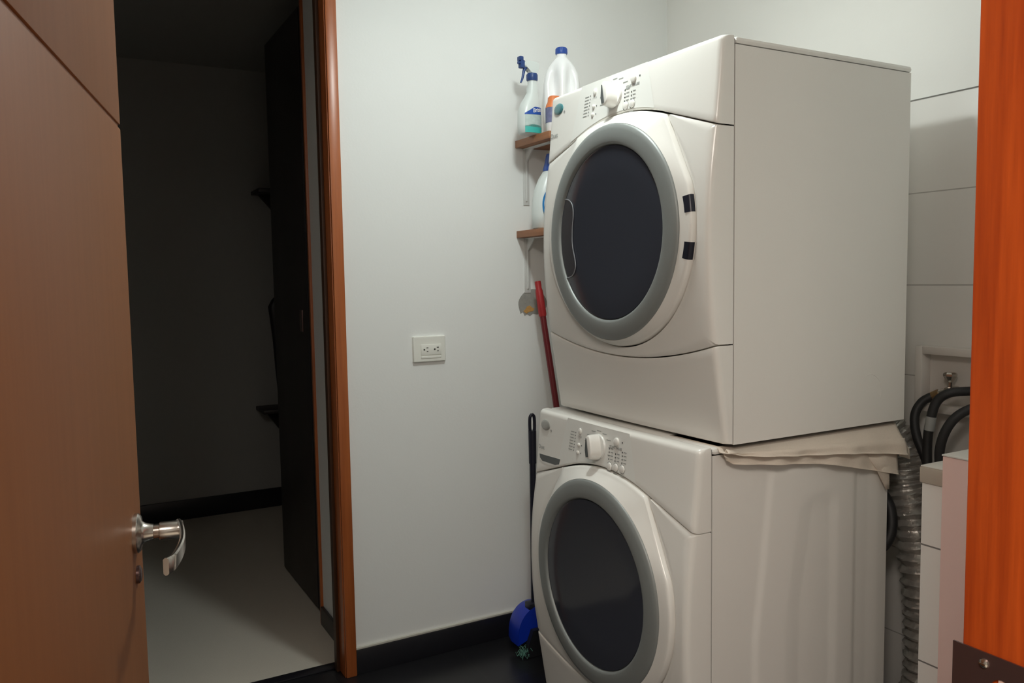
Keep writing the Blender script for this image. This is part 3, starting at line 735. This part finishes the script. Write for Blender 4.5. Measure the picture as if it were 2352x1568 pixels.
# ------------------------------------------------------------------ shelves, brackets and bottles on the far wall
def shelf(z0, z1, y0, label, bz):
    t = empty('wall_shelf', (1.85, YF, z0))
    tag(t, label, 'shelf', 'brown shelves in the corner')
    lab(boxo('board', (1.500, y0, z0), (2.195, YF-0.0005, z1), M['shelfwood'], None, bev=0.0015), t)
    for bx in (1.544, 2.06):
        bm = bmesh.new()
        box(bm, (bx-0.013, YF-0.0035, bz), (bx+0.013, YF, z0-0.0005), 0.001)
        box(bm, (bx-0.013, YF-0.19, z0-0.004), (bx+0.013, YF, z0-0.0005), 0.001)
        extrude_poly(bm, [(bx-0.0025, YF-0.003, z0-0.055), (bx-0.0025, YF-0.0035, z0-0.004), (bx-0.0025, YF-0.060, z0-0.004)], (0.005, 0, 0))
        # raised rib down the leg
        tube(bm, [(bx, YF-0.004, bz+0.016), (bx, YF-0.006, bz+0.03), (bx, YF-0.006, z0-0.03)], 0.004, 8)
        br = lab(fin('bracket', bm, M['bracket'], None, 35), t)
        for sz, sx in ((z0-0.034, -0.009), (z0-0.030, 0.009), (bz+0.008, 0.0)):
            sb = bmesh.new(); lathe(sb, [(0.0045, 0), (0.0045, 0.0015), (0.003, 0.003), (0, 0.0033)], 14, (bx+sx, YF-0.0035, sz), (0, -1, 0))
            s = fin('screw', sb, M['screw'], None, 40); s.parent = br; s.matrix_parent_inverse = Matrix.Translation(-Vector(t.location))
    return t
shelf(1.846, 1.872, 2.435, 'upper brown wooden shelf on the white wall, holding spray bottle and jug', 1.637)
shelf(1.516, 1.541, 2.435, 'lower brown wooden shelf on the white wall, holding the blue capped detergent', 1.310)

def sect(bm, rows, n=28, c=(0, 0), pw=2.6):
    """stack of superellipse sections rows=(z, half_x, half_y, shift_x)."""
    rings = []
    for z, a, b, sx in rows:
        ring = []
        for k in range(n):
            t = 2*math.pi*k/n; ct, st = math.cos(t), math.sin(t)
            ring.append(bm.verts.new((c[0]+sx+a*math.copysign(abs(ct)**(2/pw), ct), c[1]+b*math.copysign(abs(st)**(2/pw), st), z)))
        rings.append(ring)
    for p, q in zip(rings, rings[1:]):
        for k in range(n): bm.faces.new((p[k], p[(k+1) % n], q[(k+1) % n], q[k]))
    bm.faces.new(rings[0][::-1]); bm.faces.new(rings[-1]); return bm
# spray bottle
SZ = 1.8722
sx, sy = 1.487, 2.545
t = empty('spray_bottle', (sx, sy, SZ)); t.rotation_euler = (0, 0, R(8))
tag(t, 'white spray bottle with blue trigger and blue and teal label on the upper shelf', 'spray bottle')
bm = bmesh.new(); sect(bm, [(0, .038, .026, 0), (.004, .043, .030, 0), (.03, .0445, .031, 0), (.075, .0435, .030, 0), (.105, .037, .027, .004), (.13, .026, .022, .010), (.148, .019, .018, .014), (.165, .0195, .0185, .015), (.175, .015, .015, .015), (.192, .0155, .0155, .015)])
body = fin('bottle_body', bm, M['hdpe2'], t, 50)
def wraplab(name, poly, m, parent, yfun, grid=None):
    bm = bmesh.new(); extrude_poly(bm, [(x, yfun(x, z), z) for x, z in poly], (0, 0.0012, 0)); return fin(name, bm, m, parent)
yl = lambda x, z: -0.0322
def curved_label(name, x0, x1, zl, zh, m, parent, a=.0452, b=.0318, pw=2.6, ns=14):
    bm = bmesh.new(); cols = []
    for i in range(ns+1):
        x = x0+(x1-x0)*i/ns; y = -b*(max(0, 1-abs(x/a)**pw))**(1/pw)
        cols.append([bm.verts.new((x, y-0.0006, zl(x))), bm.verts.new((x, y-0.0006, zl(x)+(zh(x)-zl(x))*.5)), bm.verts.new((x, y-0.0006, zh(x)))])
    for c, d in zip(cols, cols[1:]):
        for k in range(2): bm.faces.new((c[k], d[k], d[k+1], c[k+1]))
    return fin(name, bm, m, parent, 60)
curved_label('label_top', -0.037, 0.042, lambda x: 0.066+0.10*(x+.037)*0.45, lambda x: min(0.0705+0.62*(x+.037), 0.094), M['cobalt'], body, .0440, .0305)
curved_label('label_middle', -0.037, 0.042, lambda x: 0.024, lambda x: 0.065+0.10*(x+.037)*0.45, M['palelabel'], body)
curved_label('label_bottom', -0.037, 0.042, lambda x: 0.004, lambda x: 0.0265+0.006*math.sin((x+.037)*40), M['tealabel'], body)
v, f = text_pts('Brisa', 0.019, 0.0004)
bm = bmesh.new(); vv = [bm.verts.new((x+0.012, -.0305*(max(0, 1-abs((x+.012)/.044)**2.6))**(1/2.6)-0.0014, y*1.1+0.0835+0.2*x)) for x, y in v]
for q in f: bm.faces.new([vv[i] for i in q])
fin('label_lettering', bm, M['whitetext'], body)
bm = bmesh.new(); lathe(bm, [(0, .190), (.0185, .190), (.0195, .193), (.0195, .212), (.018, .215), (0, .215)], 28, (.015, 0, 0))
for k in range(14): box(bm, (.015+.0195*math.cos(k*.449)-.0008, .0195*math.sin(k*.449)-.0008, .193), (.015+.0195*math.cos(k*.449)+.0008, .0195*math.sin(k*.449)+.0008, .211))
fin('collar', bm, M['navy'], t, 40)
bm = bmesh.new()
extrude_poly(bm, [(x, -.011, z) for x, z in ((.004, .214), (.029, .214), (.036, .226), (.044, .240), (.043, .250), (.030, .257), (-.012, .257), (-.022, .252), (-.024, .236), (-.014, .233), (-.002, .228))], (0, .022, 0))
bmesh.ops.bevel(bm, geom=list(bm.edges), offset=.003, segments=2, affect='EDGES')
head = fin('sprayer_head', bm, M['hdpe2'], t, 40)
bm = bmesh.new(); box(bm, (-.040, -.009, .228), (-.022, .009, .256), .003); tube(bm, [(-.046, 0, .246), (-.038, 0, .246)], .006, 14); box(bm, (-.044, -.010, .252), (-.028, .010, .268), .003)
fin('nozzle', bm, M['navy'], head, 40)
bm = bmesh.new(); path = spline([(-.012, 0, .234), (-.020, 0, .224), (-.024, 0, .210), (-.029, 0, .192), (-.036, 0, .178)], 6)
tube(bm, path, [.0065-.0035*i/(len(path)-1) for i in range(len(path))], 12)
fin('trigger', bm, M['navy'], head, 60)

# white handled jug
jx, jy = 1.627, 2.548
t = empty('jug', (jx, jy, SZ)); t.rotation_euler = (0, 0, R(-30)); tag(t, 'large white handled jug with blue screw cap on the upper shelf', 'jug')
bm = bmesh.new()
sect(bm, [(0, .060, .055, 0), (.006, .066, .062, 0), (.10, .067, .063, 0), (.15, .067, .063, 0), (.19, .066, .062, 0), (.225, .060, .056, 0), (.25, .048, .046, 0), (.268, .034, .033, 0), (.280, .023, .023, 0), (.286, .018, .018, 0), (.300, .018, .018, 0)], 48, (0, 0), 2.3)
# two scooped flanks leave a vertical grip in front
for v_ in bm.verts:
    x, y, z = v_.co
    if y < 0:
        g = math.exp(-((z-.175)/.065)**4)
        for s in (-1, 1):
            q = math.exp(-((x-s*.033)/.016)**2); v_.co.y += .036*q*g
            v_.co.x -= s*.006*q*g
fin('jug_body', bm, M['hdpe'], t, 60)
bm = bmesh.new(); lathe(bm, [(0, .296), (.0205, .296), (.0215, .299), (.0205, .316), (.018, .3195), (0, .3195)], 30)
for k in range(20): a = k*.314159; tube(bm, [(.0213*math.cos(a), .0213*math.sin(a), .299), (.0205*math.cos(a), .0205*math.sin(a), .316)], .0009, 6)
fin('cap', bm, M['bluecap'], t, 40)

# orange topped bottle between them
t = empty('cleaner_bottle', (1.552, 2.477, SZ)); tag(t, 'bottle with orange top and grey violet label beside the spray bottle, half hidden by dryer', 'bottle')
bm = bmesh.new(); sect(bm, [(0, .030, .021, 0), (.004, .033, .024, 0), (.085, .033, .024, 0), (.098, .028, .020, 0), (.104, .020, .016, 0)])
fin('bottle_body', bm, M['hdpe'], t, 50)
bm = bmesh.new(); sect(bm, [(.034, .0338, .0248, 0), (.086, .0338, .0248, 0)]); fin('label_band', bm, M['violet'], t, 50)
bm = bmesh.new(); sect(bm, [(.086, .034, .025, 0), (.098, .031, .022, 0), (.106, .026, .019, 0), (.122, .024, .018, 0), (.127, .020, .015, 0)]); fin('orange_top', bm, M['orange'], t, 50)

# detergent on the lower shelf
t = empty('detergent_bottle', (1.572, 2.545, 1.5412)); tag(t, 'white detergent bottle with dark blue cap and round blue label on the lower shelf', 'detergent bottle')
bm = bmesh.new()
sect(bm, [(0, .066, .036, 0), (.005, .073, .042, 0), (.05, .075, .043, 0), (.10, .073, .042, 0), (.14, .066, .039, .003), (.18, .054, .034, .009), (.205, .042, .029, .014), (.215, .030, .026, .018), (.225, .028, .025, .018)], 36, (0, 0), 2.4)
fin('bottle_body', bm, M['hdpe2'], t, 60)
bm = bmesh.new(); sect(bm, [(.208, .042, .031, .016), (.212, .043, .032, .016), (.235, .036, .029, .016), (.262, .030, .026, .016), (.270, .027, .024, .016)], 30, (0, 0), 2.2)
fin('cap', bm, M['bluecap'], t, 40)
bm = bmesh.new(); n = 40; c_ = bm.verts.new((-.022, -.0440, .085)); ring = [bm.verts.new((-.022+.036*math.cos(2*math.pi*k/n), -.0438+.28*max(0, -.038-(-.022+.036*math.cos(2*math.pi*k/n))), .085+.058*math.sin(2*math.pi*k/n))) for k in range(n)]
for k in range(n): bm.faces.new((c_, ring[(k+1) % n], ring[k]))
fin('round_label', bm, M['bluelabel'], t)
bm = bmesh.new(); tube(bm, [(-.022+.028*math.cos(a), -.0447+.28*max(0, -.038-(-.022+.028*math.cos(a))), .085+.047*math.sin(a)) for a in np.linspace(0, 2*math.pi, 40)], .0022, 6); lathe(bm, [(0, .0012), (.014, .001), (.015, 0)], 24, (-.034, -.0442, .095), (0, -1, 0))
fin('label_mark', bm, M['whitetext'], t, 60)

# ------------------------------------------------------------------ socket plate on the far wall
t = empty('wall_socket', (1.1345, YF, 1.121)); tag(t, 'ivory double socket plate on the white wall', 'wall socket')
bm = bmesh.new(); rings = []
for s, y in ((1.0, 0.0), (1.0, -.004), (.985, -.008), (.955, -.010), (.90, -.0105)):
    rings.append([bm.verts.new((a*.0625*s if abs(a) == 1 else a*.0625, y, b*.046*s)) for a, b in ((-1, -.94), (-.95, -1), (.95, -1), (1, -.94), (1, .94), (.95, 1), (-.95, 1), (-1, .94))])
for p, q in zip(rings, rings[1:]):
    for k in range(8): bm.faces.new((p[k], p[(k+1) % 8], q[(k+1) % 8], q[k]))
bm.faces.new(rings[-1])
fin('plate', bm, M['socket'], t, 30)
boxo('insert', (-.034, -.0128, -.022), (.044, -.0095, .016), M['socket'], t, bev=.0015)
boxo('finger_ledge', (-.034, -.0122, -.034), (.044, -.0095, -.0235), M['socket'], t, bev=.0018)
for ox in (-.013, .027):
    bm = bmesh.new()
    lathe(bm, [(0, .0006), (.0032, .0005), (.0032, 0)], 14, (ox-.009, -.0128, -.002), (0, -1, 0))
    box(bm, (ox-.001, -.0134, .003), (ox+.0065, -.0126, .0058)); box(bm, (ox, -.0134, -.0095), (ox+.006, -.0126, -.0072))
    fin('outlet_holes', bm, M['slot'], t)

# ------------------------------------------------------------------ cleaning tools in the corner gap
t = empty('broom', (1.66, 2.44, 0)); tag(t, 'red handled broom leaning in the gap beside the dryer', 'broom')
p0, p1 = Vector((1.552, 2.612, 1.353)), Vector((1.640, 2.430, 0.12))
dv = (p1-p0).normalized()
bm = bmesh.new(); tube(bm, [p0+dv*.125, p1], .0115, 18); lab(fin('pole', bm, M['darkred'], None, 40), t)
bm = bmesh.new(); tube(bm, [p0, p0+dv*.012, p0+dv*.026, p0+dv*.036, p0+dv*.055, p0+dv*.125, p0+dv*.132], [.0115, .0122, .0112, .0138, .0148, .0148, .0125], 20); lab(fin('grip', bm, M['red'], None, 40), t)
bm = bmesh.new(); box(bm, (1.50, 2.405, .085), (1.78, 2.455, .135), .012, 3); lab(fin('broom_head', bm, M['red'], None, 40), t)
bm = bmesh.new()
for i in range(26):
    for j in range(4):
        x = 1.505+.27*i/25; y = 2.41+.04*j/3
        tube(bm, [(x, y, .09), (x+random.uniform(-.006, .006)+(x-1.64)*.08, y+random.uniform(-.004, .004), .002)], [.005, .0062], 5)
lab(fin('bristles', bm, M['greenbristle'], None), t)

t = empty('dustpan', (1.44, 2.50, 0)); tag(t, 'blue dustpan with long black upright handle against the skirting', 'dustpan')
bm = bmesh.new()
# rounded hood: back shell, open towards the camera side
n = 20; prof = []
for k in range(n+1):
    a = math.pi*k/n; prof.append((1.472-.098*math.cos(a), .045+.135*math.sin(a)**.75))
front = [bm.verts.new((x, 2.485+.0*z, z)) for x, z in prof]; mid = [bm.verts.new((x, 2.535, z)) for x, z in prof]; backv = [bm.verts.new((1.472+(x-1.472)*.86, 2.58, .045+(z-.045)*.9)) for x, z in prof]
for a, b in ((front, mid), (mid, backv)):
    for k in range(n): bm.faces.new((a[k], a[k+1], b[k+1], b[k]))
bm.faces.new(backv)
fl_ = [bm.verts.new(p) for p in ((1.374, 2.485, .045), (1.570, 2.485, .045), (1.556, 2.58, .045), (1.388, 2.58, .045))]
# front apron: the blue face with a notch showing the dark inside
ap = [(1.374, .045)] + prof[1:-1] + [(1.570, .045)]
av = [bm.verts.new((x, 2.484, z)) for x, z in ap]
c2 = [bm.verts.new((1.472+(x-1.472)*.6, 2.482, .075+(z-.075)*.55 if z > .075 else .06)) for x, z in ap]
for k in range(len(ap)-1): bm.faces.new((av[k], av[k+1], c2[k+1], c2[k]))
bm.faces.new(c2)
lab(fin('hood', bm, M['blue'], None, 50), t)
bm = bmesh.new(); extrude_poly(bm, [(1.395, 2.46, .003), (1.570, 2.46, .003), (1.570, 2.46, .10), (1.425, 2.46, .10), (1.405, 2.46, .05)], (0, .02, 0)); lab(fin('scoop_lip', bm, M['black'], None), t)
bm = bmesh.new(); tube(bm, [(1.455+.0, 2.505, .165), (1.4555, 2.502, .72)], .0115, 16); box(bm, (1.425, 2.485, .16), (1.49, 2.525, .19), .006); lab(fin('handle', bm, M['navyblack'], None, 40), t)
bm = bmesh.new()
# grip with a hanging hole
tube(bm, [(1.4555, 2.502, .70), (1.4555, 2.502, .82)], [.0135, .0145], 18)
for s in (-1, 1):
    tube(bm, spline([(1.4555+s*.009, 2.502, .815), (1.4555+s*.0100, 2.502, .84), (1.4555+s*.0085, 2.502, .868), (1.4555, 2.502, .879)], 6), .0058, 10)
lab(fin('grip', bm, M['navyblack'], None, 50), t)
bm = bmesh.new(); rnd = random.Random(2)
for i in range(60):
    x = 1.392+rnd.uniform(-.022, .028); z = rnd.uniform(.004, .03); y = 2.475+rnd.uniform(-.02, .02)
    tube(bm, [(x, y, z), (x+rnd.uniform(-.012, .012), y+rnd.uniform(-.008, .008), z+rnd.uniform(.008, .02))], .0012, 5)
tag(fin('bristle_tuft', bm, M['greenbristle']), 'small green grey bristle tuft on the black floor under the blue dustpan', 'bristles', kind='thing')

# ------------------------------------------------------------------ wall outlet box, tap, hoses, duct
XT = XR-0.012
t = empty('water_outlet_box', (XT, 1.34, 0.97)); tag(t, 'off white washer outlet box on the tiled wall', 'outlet box')
bm = bmesh.new()
y0, y1, z0, z1 = 1.19, 1.496, 0.965, 1.152
for a, b in (((XT-.05, y1-.022, z0), (XT, y1, z1)), ((XT-.05, y0, z0), (XT, y0+.022, z1)), ((XT-.05, y0+.022, z1-.022), (XT, y1-.022, z1)), ((XT-.05, y0+.022, z0), (XT, y1-.022, z0+.022))): box(bm, a, b, .002)
lab(fin('frame', bm, M['boxplastic'], None, 35), t)
lab(boxo('back_plate', (XT-.010, y0+.02, z0+.02), (XT-.001, y1-.02, z1-.02), M['boxplastic'], None), t)
t = empty('tap', (2.175, 1.392, 1.03)); tag(t, 'small chrome tap inside the outlet box', 'tap')
bm = bmesh.new(); tube(bm, [(XT-.009, 1.392, 1.034), (2.150, 1.392, 1.034)], .009, 16); tube(bm, [(2.165, 1.392, 1.034), (2.165, 1.415, 1.026), (2.160, 1.43, 1.018)], .009, 14); lab(fin('tap_body', bm, M['chrome'], None, 40), t)
bm = bmesh.new(); lathe(bm, [(.006, .006), (.0062, .022), (.010, .026), (.015, .034), (.0185, .040), (.0185, .046), (.013, .050), (0, .051)], 8, (2.165, 1.392, 1.034)); lab(fin('tap_handle', bm, M['chrome'], None, 25), t)
bm = bmesh.new(); tube(bm, [(2.163, 1.422, 1.022), (2.157, 1.442, 1.010)], .0125, 14); lab(fin('hose_collar', bm, M['brass'], None, 40), t)
def hose(name, pts, r, label, m='rubber', cat='hose', group='black hoses by the outlet box'):
    bm = bmesh.new(); tube(bm, spline(pts, 10), r, 14); return tag(fin(name, bm, M[m], None, 50), label, cat, group)
hose('water_hose', [(2.158, 1.440, 1.012), (2.140, 1.460, .992), (2.120, 1.466, .955), (2.105, 1.448, .90), (2.10, 1.408, .82), (2.115, 1.370, .66), (2.12, 1.350, .35), (2.12, 1.350, .03)], .0125, 'black hose leaving the tap in a curve, nearest the washer')
h2 = hose('water_hose', [(2.190, 1.300, 1.040), (2.135, 1.322, 1.041), (2.100, 1.350, 1.036), (2.085, 1.376, 1.012), (2.075, 1.386, .965), (2.07, 1.392, .88), (2.06, 1.375, .72), (2.06, 1.350, .40), (2.06, 1.345, .03)], .0125, 'black hose with grey band, between the other two hoses')
bm = bmesh.new(); tube(bm, [(2.0757, 1.3855, .968), (2.0722, 1.389, .930)], .0135, 14)
o = fin('grey_band', bm, M['print'], h2, 40)
hose('water_hose', [(2.190, 1.225, 1.008), (2.150, 1.26, 1.012), (2.10, 1.297, .997), (2.07, 1.325, .962), (2.055, 1.343, .90), (2.055, 1.342, .82), (2.05, 1.310, .60), (2.05, 1.300, .30), (2.05, 1.300, .03)], .0125, 'black hose bending down behind the tiled ledge, nearest the jamb')
hose('drain_hose', [(1.99, 1.62, .80), (2.02, 1.54, .77), (2.035, 1.485, .71), (2.02, 1.462, .64), (1.995, 1.48, .585), (1.985, 1.56, .56)], .016, 'thick black hose looped in the gap behind the washer', group=None)
# foil duct: corrugated
bm = bmesh.new(); base = spline([(2.03, 1.66, .93), (2.085, 1.560, .915), (2.112, 1.512, .86), (2.122, 1.494, .76), (2.130, 1.462, .62), (2.134, 1.436, .45), (2.134, 1.426, .30), (2.128, 1.430, .15), (2.10, 1.50, .06)], 40)
rr = random.Random(5); rad = []
for i in range(len(base)):
    ph = (i % 8)/8
    rad.append(.055 + .006*math.sin(ph*2*math.pi) + rr.uniform(-.0012, .0012))
tube(bm, base, rad, 26)
for v_ in bm.verts: v_.co += Vector((rr.uniform(-1, 1), rr.uniform(-1, 1), rr.uniform(-1, 1)))*.0016
tag(fin('exhaust_duct', bm, M['foil'], None, 25), 'crinkled silver foil exhaust duct behind the machines', 'duct')

# tiled ledge and white unit by the right jamb
t = empty('tiled_ledge', (1.95, 1.18, 0)); tag(t, 'white tiled half wall with beige stone cap beside the washer', 'ledge')
lab(boxo('tiled_body', (1.800, 1.136, 0), (XT-.001, 1.222, 0.858), M['boxtile'], None, bev=.002), t)
lab(boxo('stone_cap', (1.795, 1.1345, 0.8585), (XT-.001, 1.226, 0.8975), M['stone'], None, bev=.003), t)
lab(boxo('polished_top', (1.797, 1.1345, 0.8975), (XT-.001, 1.2245, 0.9005), M['stonetop'], None, bev=.001), t)
t = empty('laundry_cabinet', (1.76, .83, 0)); tag(t, 'white square edged unit, face tinted pink for warm light, between tiled ledge and door jamb', 'cabinet')
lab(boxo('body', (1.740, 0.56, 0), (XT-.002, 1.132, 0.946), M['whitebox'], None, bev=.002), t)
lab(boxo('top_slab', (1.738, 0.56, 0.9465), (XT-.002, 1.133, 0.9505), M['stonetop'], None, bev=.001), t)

# dark brackets and things on the dark room's end wall
for z0_, zt_, x0_, lbl in ((0.625, 0.475, 0.990, 'dark wall shelf low on the end wall of the dark room'), (1.90, 1.775, 1.010, 'dark wall shelf high on the end wall of the dark room')):
    t = empty('corner_shelf', (1.2, 5.0, z0_)); tag(t, lbl, 'shelf', 'dark shelves in the dark room')
    lab(boxo('board', (x0_, 4.78, z0_-.022), (1.55, 5.0, z0_), M['darkwood'], None, bev=.002), t)
    bm = bmesh.new(); extrude_poly(bm, [(x0_+.04, 4.995, z0_-.022), (1.3, 4.995, z0_-.022), (1.3, 4.995, zt_-.08), (x0_+.13, 4.995, zt_)], (0, -.03, 0)); lab(fin('bracket', bm, M['darkwood'], None), t)
t = empty('hanging_coat', (1.12, 4.96, 1.2)); tag(t, 'dark slim garment hanging on the end wall of the dark room, half hidden', 'garment')
bm = bmesh.new(); sect(bm, [(.70, .022, .02, 0.02), (.85, .028, .022, .015), (1.0, .030, .022, .01), (1.15, .036, .024, .003), (1.22, .042, .024, 0), (1.26, .030, .02, .01), (1.29, .010, .01, .02)], 20, (1.118, 4.965)); lab(fin('cloth', bm, M['black'], None, 60), t)
bm = bmesh.new(); tube(bm, [(1.138, 4.999, 1.30), (1.138, 4.965, 1.295), (1.138, 4.960, 1.31)], .004, 8); lab(fin('hook', bm, M['plate'], None, 40), t)
